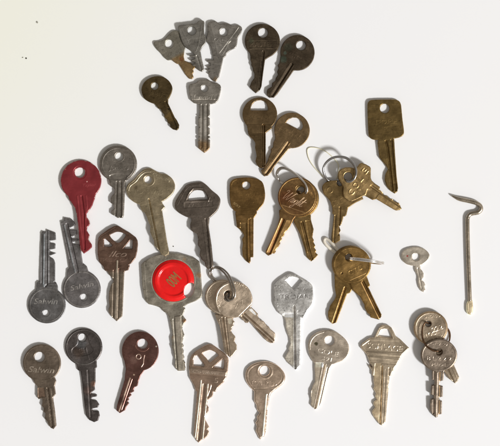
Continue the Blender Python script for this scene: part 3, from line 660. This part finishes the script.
key('reddish-brown key slanting left with a small ring mark, third in bottom row', 'key',
 [C('F4',161,128,91,97), P('F4',(82,175),(90,218),(86,240),(84,268),(45,400),(43,422),(60,435),(86,420),(92,404),(106,386),(98,376),(106,368),(102,360),(118,346),(112,336),(130,328),(128,318),(134,306),(148,300),(152,278),(162,250),(178,228),(200,190))],
 [C('F4',172,92,25)],
 [LN(ell(P('F4',(172,92))[0],7.4)[30:52],.6,.3,.25,(140,96,80)),LN(ell(P('F4',(152,155))[0],2.4),.7,.4,.25,(200,170,150),closed=True),LN(P('F4',(182,148),(178,165),(176,190),(166,206)),.7,.4,.25,(200,170,150)),LN(P('F4',(110,262),(56,424)),1.2,.25,.3,(214,180,156),.8),
  LN(P('F4',(124,268),(72,420)),1.0,-.4),SP('F4',240,105,4,(220,200,180),.9),SP('F4',222,205,5,(190,150,120),.8),SP('F4',130,245,4,(210,180,150),.8),SP('F4',130,170,18,(120,92,80),.4),SP('F4',70,370,24,(60,34,28),.6)],
 (94,63,55), NIS, ctr('F4',161,128), ctr('F4',60,435), 22.5, (0,0))
key('pinkish nickel key with three-window bow and name band, fourth in bottom row', 'key',
 [P('F5',(60,290),(58,240),(66,180),(80,150),(110,122),(160,90),(205,67),(225,64),(260,76),(310,112),(352,142),(374,172),(379,200),(372,280),(360,335),(325,382),(285,415),(275,446),(180,460),(115,446),(100,400),(66,340)),
  P('F6',(65,-20),(95,40),(104,70),(80,380),(112,428),(138,405),(150,404),(180,376),(186,352),(176,336),(187,322),(176,300),(160,272),(158,250),(165,236),(182,216),(184,186),(170,166),(180,134),(212,108),(216,80),(234,76),(246,50),(290,10),(250,-30))],
 [M('F5',(168,140),(205,116),(240,114),(295,150),(265,182),(226,212),(200,180)),P('F5',(94,190),(108,158),(128,152),(184,234),(178,246),(95,242)),P('F5',(250,252),(332,183),(346,196),(338,266))],
 [PG(P('F5',(66,256),(358,288),(354,322),(62,298)),.35,.25,(160,140,120),.5),TX('Combina','F5',190,290,210,22,-5,.25,.2,(190,172,152),.6),TX('5','F5',277,356,30,40,-5,.35,col=(180,160,140),al=.6),
  LN(P('F5',(155,355),'F6',(128,40),(90,395)),1.1,.4,.3,(226,208,186),.8),LN(P('F6',(178,25),(142,400)),1.1,.4,.3,(222,204,182),.8),LN(P('F6',(152,30),(112,410)),2.4,-.5,.5),LN(P('F5',(235,390),(230,440)),.8,.3,.3,(214,186,160)),LN(P('F6',(205,40),(180,110)),1.0,-.3)],
 (140,116,96), NIS, ctr('F5',218,240), ctr('F6',112,428), 22.5, (0,0), rnd=.8)
key('pale pinkish key with domed oval bow and ringed hole, fifth in the bottom row', 'key',
 [M('F7',(66,195),(82,148),(130,106),(200,84),(280,86),(350,116),(400,165),(421,215),(408,272),(355,318),(300,350),(220,372),(150,352),(95,295),(70,245)),
  P('F7',(120,290),(142,340),'F8',(92,40),(90,118),(108,148),(110,176),(128,206),(110,236),(114,256),(100,276),(110,306),(102,338),(134,404),(150,386),(165,380),(178,340),(190,180),(206,85),(216,60),(240,40),(280,0))],
 [C('F7',238,167,45)],
 [LN(ell(P('F7',(238,167))[0],7.2),1.6,.35,.6,closed=True),LN(smooth(P('F7',(95,200),(108,160),(150,125),(205,108),(275,108),(335,135),(378,175),(396,215),(380,262),(330,300),(230,322),(150,310),(105,262))),.8,-.18,.6,closed=True),
  TX('FORTRESS','F7',232,272,220,38,-2,.3,col=(140,118,98),al=.4),LN(P('F7',(150,325),(300,330)),.6,-.3),LN(P('F8',(180,66),(152,382)),1.2,.4,.35,(236,222,200),.7),LN(P('F8',(192,70),(170,370)),.9,-.8)],
 (158,137,116), NIS, ctr('F7',243,205), ctr('F8',135,404), 19.5, (0,0), rnd=1.6)
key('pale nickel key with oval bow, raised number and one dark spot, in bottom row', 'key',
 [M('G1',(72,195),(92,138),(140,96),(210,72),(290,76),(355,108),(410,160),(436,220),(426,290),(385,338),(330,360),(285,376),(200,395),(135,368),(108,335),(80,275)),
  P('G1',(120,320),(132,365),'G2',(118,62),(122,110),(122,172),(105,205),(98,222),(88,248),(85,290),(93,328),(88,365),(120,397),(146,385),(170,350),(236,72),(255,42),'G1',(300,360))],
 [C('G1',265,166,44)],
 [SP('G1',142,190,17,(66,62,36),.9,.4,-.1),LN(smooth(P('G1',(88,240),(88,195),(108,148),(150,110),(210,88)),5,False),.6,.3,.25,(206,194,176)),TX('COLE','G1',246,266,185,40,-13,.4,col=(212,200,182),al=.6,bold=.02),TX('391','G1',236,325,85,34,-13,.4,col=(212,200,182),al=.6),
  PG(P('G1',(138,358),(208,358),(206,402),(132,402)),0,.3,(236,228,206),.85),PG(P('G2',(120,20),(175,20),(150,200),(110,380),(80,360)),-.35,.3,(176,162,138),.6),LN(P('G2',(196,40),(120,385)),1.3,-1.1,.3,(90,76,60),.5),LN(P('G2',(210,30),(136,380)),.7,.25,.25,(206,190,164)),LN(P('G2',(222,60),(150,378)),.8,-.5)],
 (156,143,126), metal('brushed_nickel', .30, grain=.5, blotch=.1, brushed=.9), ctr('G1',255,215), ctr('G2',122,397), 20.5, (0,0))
key('pale nickel key with stepped diamond-shaped bow and loop top, in the bottom row', 'key',
 [P('G3',(64,216),(80,196),(130,162),(164,155),(172,140),(188,104),(205,76),(222,67),(245,64),(275,71),(292,84),(305,108),(325,150),(355,168),(422,234),(418,242),(368,288),(362,300),(350,322),(330,362),(302,398),(290,440),(220,450),(148,440),(146,372),(132,352),(120,310),(106,280),(68,238)),
  P('G3',(146,380),'G4',(45,-8),(52,14),(76,52),(80,118),(86,142),(78,160),(96,192),(90,214),(101,236),(80,250),(78,268),(90,288),(66,318),(80,350),(120,406),(136,412),(160,390),(190,62),(214,40),(222,5),'G3',(300,380))],
 [P('G3',(190,150),(213,104),(222,96),(240,92),(268,95),(278,104),(298,162))],
 [LN(P('G3',(178,156),(206,94),(240,80),(282,92),(312,166)),.9,-.2,.4),PG(P('G3',(78,216),(130,178),(352,186),(404,234),(366,272),(104,260)),-.35,.3),TX('SCHLAGE','G3',242,228,262,42,-6,.45,col=(176,160,136),al=.3,bold=-.05),
  LN(P('G3',(104,268),(372,292)),.9,.35,.3),LN(P('G3',(118,288),(360,306)),.7,-.4,.3),LN(P('G3',(128,304),(352,326)),.9,.35,.3),LN(P('G3',(136,340),(335,356)),.6,-.25),
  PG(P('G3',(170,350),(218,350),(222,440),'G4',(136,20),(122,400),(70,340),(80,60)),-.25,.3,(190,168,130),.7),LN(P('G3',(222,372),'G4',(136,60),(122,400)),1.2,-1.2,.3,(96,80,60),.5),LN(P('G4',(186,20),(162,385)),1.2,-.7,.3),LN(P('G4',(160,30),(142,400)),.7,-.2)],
 (158,142,118), NIS, ctr('G3',240,225), ctr('G4',130,412), 25, (0,0), rnd=.8)
# ---- round pair bottom right
key('round pale key with browned rim under the grey one on the rusty ring', 'key',
 [C('G5',218,214,143,141), P('PX',(425,336),(445,372),(448.5,378.5),(452,380.5),(454.5,383),(457.8,380.5),(458.8,376.5),(448,352),(440,333))],
 [C('G5',198,178,25)],
 [LN(ell(P('G5',(218,214))[0],16.0),1.2,0,.7,(122,96,62),closed=True),LN(ell(P('G5',(218,214))[0],15.2),.5,.25,closed=True),TX('222','G5',270,215,90,40,20,.5,col=(184,166,138),al=.5),TX('LOCK','G5',230,258,110,34,20,.5,col=(184,166,138),al=.5),TX('MADE IN USA','G5',250,292,140,24,18,.4),TX('CHICAGO','G5',225,115,140,20,4,.3),TX('CO','G5',120,190,40,24,70,.3),
  LN(P('PX',(441,355),(453,381)),1.0,-.8),LN(P('PX',(445,352),(457,379)),.6,.3)],
 (138,122,100), NI, ctr('G5',218,214), (456,-382), 19, (1.8,.1))
key('dark grey oval-bowed key with both blade edges notched, on the rusty wire ring', 'key',
 [C('G6',250,217,162,146), P('G7',(105,0),(122,40),(122,104),(141,108),(141,140),(118,145),(114,214),(136,222),(136,244),(112,250),(108,330),(128,366),(150,388),(166,382),(172,366),(180,364),(196,360),(197,262),(178,258),(178,236),(202,230),(202,152),(180,146),(180,116),(206,108),(210,45),(225,0))],
 [C('G6',251,187,29)],
 [LN(ell(P('G6',(250,217))[0],16.7,14.9),.6,.25,.3,closed=True),TX('B L 2 2 2','G6',250,245,215,34,-2,.35,col=(150,134,116),al=.4),TX('MADE','G6',245,300,120,26,-3,.35,col=(150,134,116),al=.5),TX('CHICAGO','G6',245,115,150,22,-4,.3),
  LN(P('G7',(138,45),(134,355)),1.1,-1.0,.35),LN(P('G7',(177,50),(174,372)),1.3,-1.6,.3,(190,170,140),.5),LN(P('G7',(158,50),(152,378)),.9,.3),],
 (106,93,79), NI, ctr('G6',250,217), ctr('G7',152,388), 17, (5.8,.2))

# ================= rings, tool, cord ================================================================
def ring(label, pts, rad, mat, colr, coils=((0,0,0),), cat='key ring', name='key_ring', n=8):
    p = catmull3([(x,-y,z) for x,y,z in pts], n, True)
    o = tube_mesh(name, [p+np.array(c) for c in coils], [rad]*len(coils), mat, True, None, colr)
    o['label']=label; o['category']=cat; o['group']='key rings joining pairs of keys'; return o
ring('small bright split ring through the copper-brown cursive key and its brass twin',
 [(279.8,181,1.2),(277,177.5,3.5),(276.4,173,3.9),(278.7,169,6.4),(283,167.8,8.9),(290.4,170.7,10.9),(297,175.7,11.6),(302.8,181.3,11.4),(306,187,10.8),(305.6,191.6,9.4),(303,193,5.4),(300.5,192.5,4.0),(296,191,1.4),(288,187,1.0)],
 .95, WIRE, (156,150,142), ((0,0,0),(.8,-1.1,1.2)))
ring('shiny steel ring holding the two olive brass hexagonal-bow keys',
 [(327.7,180.8,3.2),(323.8,175,5),(322.9,168.4,7),(325.8,162.9,9),(331.4,158.8,11),(338.8,157.5,12.6),(346.2,159.2,13.8),(352.3,164.7,14.4),(355.2,171.5,14.4),(354.0,178.3,14.0),(350.2,182,13.0),(345.8,181.8,10.6),(343.6,179.4,6.0),(340.5,180,2.2),(335,180.8,1.0),(330.8,181.2,1.4)],
 1.05, WIRE, (132,130,128), ((0,0,0),(.25,.5,1.7)))
# upright ring, seen nearly edge on
th=np.linspace(0,2*math.pi,72,endpoint=False); cR=np.array([365.2,-260.6,19.0]); e1=np.array([17.2,-2.0,6.8]); e1/=np.linalg.norm(e1)
e2=np.array([.35,1.6,0])+np.cross(np.array([0,1,0]),e1)*-17; e2-=e1*(e1@e2); e2/=np.linalg.norm(e2); RR=17.2
cp=np.array([cR+RR*(math.cos(t)*e1+math.sin(t)*e2) for t in th]); nrm_=np.cross(e1,e2)
o=tube_mesh('key_ring',[cp-nrm_*.75,cp+nrm_*.75],[.75,.75],WIRE,True,None,(176,172,168)); o['label']='silver split ring standing almost edge-on above the pair of brass keys'; o['category']='key ring'; o['group']='key rings joining pairs of keys'
ring('small split ring linking the two nickel keys, below the dark hexagonal key tip',
 [(214.4,281,1.2),(210.6,277.5,1.8),(209.6,273,2.6),(211.6,269,3.2),(216,267.6,5),(221.4,270,8),(226.4,275,10.6),(230,281.5,11.6),(232.6,288.5,11.6),(233.4,294.5,11.0),(232,298.8,10.4),(228.4,300.6,10),(225.2,298.6,9.2),(225.4,294.8,7),(227,292,3.4),(224,289,1.0),(218,285.5,.9)],
 .95, WIRE, (130,122,112), ((0,0,0),(2.0,1.0,1.2)))
ring('rusty brown wire ring joining the two keys at the lower right corner',
 [(427.4,323.2,4.4),(424.4,322.2,8.4),(421.8,326,9.0),(421.0,333,9.4),(422.2,340,10.0),(426,346,11.0),(432,350,11.4),(436.6,350.6,11.0),(438.8,351.6,6.4),(441,350.4,4.0),(445.5,347.2,2.0),(448.6,341.5,2.0),(449.6,335.5,1.2),(448.4,330.5,1.0),(445.0,327,0.8),(438,324.5,1.0),(432,323.6,1.8),(428.8,323.2,1.4)],
 .62, OLDW, (86,62,40), ((0,0,0),(.4,.35,.55)))

# hooked tool
hk=[(451.2,195.6,3.2),(455,197.6,3.2),(459,199.2,3.1),(466,200.6,3.0),(472,201.9,2.9),(476.6,203.4,2.8),(480.0,206.0,2.6),(480.6,209.6,2.4),(477.8,212.4,2.3),(473,213.4,2.2),(469.4,214.6,2.2),(467.6,217.6,2.2),(467.2,222,2.2),(467.6,245,2.2),(468.4,270,2.2),(469.2,290,2.2),(469.6,301,2.2)]
p=catmull3([(x,-y,z) for x,y,z in hk],7,False); m=len(p)
rr=np.interp(np.arange(m)/(m-1)*(len(hk)-1),[0,.6,1.5,2.5,4,len(hk)-1],[.35,1.1,1.7,2.05,2.15,2.1])
root=bpy.data.objects.new('hooked_tool',None); COL.objects.link(root); root.location=((467.5-CX)*S,(-245+CY)*S,0)
root['label']='bent steel hook tool with a flattened tan tip, standing alone at the right edge'; root['category']='tool'
o=tube_mesh('shank',[p],[rr],metal('tool_steel',.24,grain=.8,blotch=.35),False,None,(140,128,110),origin=(467.5,-245,0)); o.parent=root; o.location=(0,0,0)
V,z,faces,col,nb=relief([smooth(P('F1',(128,205),(145,170),(165,155),(188,165),(196,200),(198,270),(190,315),(168,330),(140,320),(126,290),(124,245)))],[],[LN(P('F1',(150,180),(145,310)),.5,-.15)],(186,168,132),thick=3.6,rnd=1.3,wave=.03)
V3,N=top_normals(V,z,faces); build_part('flat_tip',V3,faces,N,col,root,NI,boundary(faces),(np.eye(3)*S,-np.array([467.5,-245,0])*S,np.eye(3)),0.0)

# pale cord loop
cd=[(329,181,1),(325,177.8,.8),(319,172.5,.8),(312.5,165,.8),(308.6,158,.8),(307.2,151,.8),(309,148,.9),(314,147.6,.9),(321,149.2,.9),(328,153.2,.9),(335,159.6,.9),(338,164,.9),(338.6,170,.9),(337,177,.8),(334.2,181,.8)]
p=catmull3([(x,-y,z) for x,y,z in cd],6,True)
o=tube_mesh('cord_loop',[p],[.42],CORD,True,None,(226,220,190),metallic=False); o['label']='thin pale cord loop on the paper behind the steel ring'; o['category']='cord'
cd=[(324.2,240.4,1.6),(325.4,238.6,1.6),(328.0,239.6,1.6),(332,243.4,1.6),(337,249.4,1.3),(341,254,1.3),(340,256,1.3),(336,253,1.3),(330,248.4,1.5),(325.8,244.0,1.6)]
p=catmull3([(x,-y,z) for x,y,z in cd],6,True)
o=tube_mesh('cord_loop',[p],[1.5],CORD,True,None,(232,224,208),metallic=False); o['label']='short thick ivory cord end beside the straight-down olive key tip'; o['category']='cord'

# ================= table, light, camera =============================================================
m,t,b = nt('white_paper'); N_=t.nodes.new; L_=t.links.new
tc=N_('ShaderNodeTexCoord'); n1=N_('ShaderNodeTexNoise'); n1.inputs['Scale'].default_value=5; n1.inputs['Detail'].default_value=3; L_(tc.outputs['Object'],n1.inputs[0])
cr=N_('ShaderNodeValToRGB'); cr.color_ramp.elements[0].position=.35; cr.color_ramp.elements[0].color=(.84,.838,.832,1); cr.color_ramp.elements[1].position=.65; cr.color_ramp.elements[1].color=(.84,.842,.85,1)
L_(n1.outputs['Fac'],cr.inputs[0]); L_(cr.outputs[0],b.inputs['Base Color']); b.inputs['Roughness'].default_value=.75; b.inputs['Specular IOR Level'].default_value=.25
# warm light toward the upper left corner, painted into the paper colour
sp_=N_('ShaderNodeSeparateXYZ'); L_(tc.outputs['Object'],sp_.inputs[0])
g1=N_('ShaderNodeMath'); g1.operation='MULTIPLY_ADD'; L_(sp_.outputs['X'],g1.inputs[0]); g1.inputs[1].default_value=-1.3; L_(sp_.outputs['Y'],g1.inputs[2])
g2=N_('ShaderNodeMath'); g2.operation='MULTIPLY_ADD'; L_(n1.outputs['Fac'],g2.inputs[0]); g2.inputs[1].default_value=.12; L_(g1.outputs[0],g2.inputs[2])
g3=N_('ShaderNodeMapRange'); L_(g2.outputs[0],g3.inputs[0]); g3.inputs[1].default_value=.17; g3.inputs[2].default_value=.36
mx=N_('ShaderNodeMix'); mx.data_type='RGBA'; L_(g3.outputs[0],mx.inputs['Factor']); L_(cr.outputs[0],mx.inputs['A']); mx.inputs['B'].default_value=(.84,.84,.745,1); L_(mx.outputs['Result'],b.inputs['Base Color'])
n2=N_('ShaderNodeTexNoise'); n2.inputs['Scale'].default_value=1400; n2.inputs['Detail'].default_value=4; L_(tc.outputs['Object'],n2.inputs[0])
bp=N_('ShaderNodeBump'); bp.inputs['Strength'].default_value=.12; bp.inputs['Distance'].default_value=.00005; L_(n2.outputs['Fac'],bp.inputs['Height']); L_(bp.outputs[0],b.inputs['Normal'])
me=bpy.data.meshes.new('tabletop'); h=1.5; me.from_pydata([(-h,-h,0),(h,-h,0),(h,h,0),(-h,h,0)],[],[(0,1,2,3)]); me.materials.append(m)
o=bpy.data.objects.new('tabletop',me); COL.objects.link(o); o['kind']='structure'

CR=metal('crumb_dirt',.8,metallic=0,grain=.5,blotch=.3)
for x,y,rx,ry,c,lb in ((26.2,58.4,.8,.7,(70,66,56),'dark crumb of dirt on the paper, darkest of the specks at upper left'),(22.8,57.6,.7,.4,(150,148,132),'pale crumb just left of the darkest speck at upper left'),
    (37.2,22.4,.9,1.2,(165,162,150),'grey fleck of dirt near the top left corner of the paper'),(173.4,246.4,.6,.5,(90,86,76),'tiny dark crumb above the red-capped key')):
    V,z,faces,col,nb=relief([smooth(ell((x,-y),rx,ry,30,9)*1.0,3)],[],[],c,thick=.6,rnd=.45,metallic=False,gh=.18,wave=.1)
    V3,N=top_normals(V,z,faces); rt=build_part('crumb',V3,faces,N,col,None,CR,boundary(faces),(np.eye(3)*S,-np.array([x,-y,0])*S,np.eye(3)),0.0)
    rt.location=((x-CX)*S,(-y+CY)*S,.00003); rt['label']=lb; rt['category']='crumb'; rt['group']='crumbs on the paper'
w=bpy.data.worlds.new('World'); sc.world=w; w.use_nodes=True; wt=w.node_tree; bg=wt.nodes['Background']
tc=wt.nodes.new('ShaderNodeTexCoord'); sx=wt.nodes.new('ShaderNodeSeparateXYZ'); wt.links.new(tc.outputs['Generated'],sx.inputs[0])
# dim room: soft gradient, a little brighter toward the window side (lower right) than the far side
ma=wt.nodes.new('ShaderNodeMath'); ma.operation='MULTIPLY_ADD'; wt.links.new(sx.outputs['X'],ma.inputs[0]); ma.inputs[1].default_value=.3
mb=wt.nodes.new('ShaderNodeMath'); mb.operation='MULTIPLY_ADD'; wt.links.new(sx.outputs['Y'],mb.inputs[0]); mb.inputs[1].default_value=-.22; mb.inputs[2].default_value=.5
wt.links.new(mb.outputs[0],ma.inputs[2])
wr=wt.nodes.new('ShaderNodeValToRGB'); wr.color_ramp.elements[0].position=.1; wr.color_ramp.elements[0].color=(.14,.13,.12,1)
wr.color_ramp.elements[1].position=.95; wr.color_ramp.elements[1].color=(.64,.60,.55,1); e=wr.color_ramp.elements.new(.5); e.color=(.325,.305,.28,1)
wt.links.new(ma.outputs[0],wr.inputs[0]); wt.links.new(wr.outputs[0],bg.inputs['Color']); bg.inputs['Strength'].default_value=1.0

def area(name,d,dist,size,power,colr):
    l=bpy.data.lights.new(name,'AREA'); l.shape='DISK'; l.size=size; l.energy=power; l.color=colr
    o=bpy.data.objects.new(name,l); COL.objects.link(o); v=Vector(d).normalized()*dist; o.location=v
    o.rotation_euler=(-v).to_track_quat('-Z','Y').to_euler(); return o
el=math.radians(42); az=math.radians(-37)
area('window_light',(math.cos(el)*math.cos(az),math.cos(el)*math.sin(az),math.sin(el)),6.0,.85,384,(.99,.99,1))

cam=bpy.data.cameras.new('camera'); co=bpy.data.objects.new('camera',cam); COL.objects.link(co); sc.camera=co
H=1.0; co.location=(0,0,H); cam.sensor_width=36; cam.sensor_fit='HORIZONTAL'; cam.lens=36*H/(500*S); cam.clip_start=.01; cam.clip_end=20
sc.view_settings.view_transform='Standard'; sc.view_settings.look='None'; sc.view_settings.exposure=0; sc.view_settings.gamma=1
sc.render.engine='CYCLES'; sc.render.resolution_x=1024; sc.render.resolution_y=913
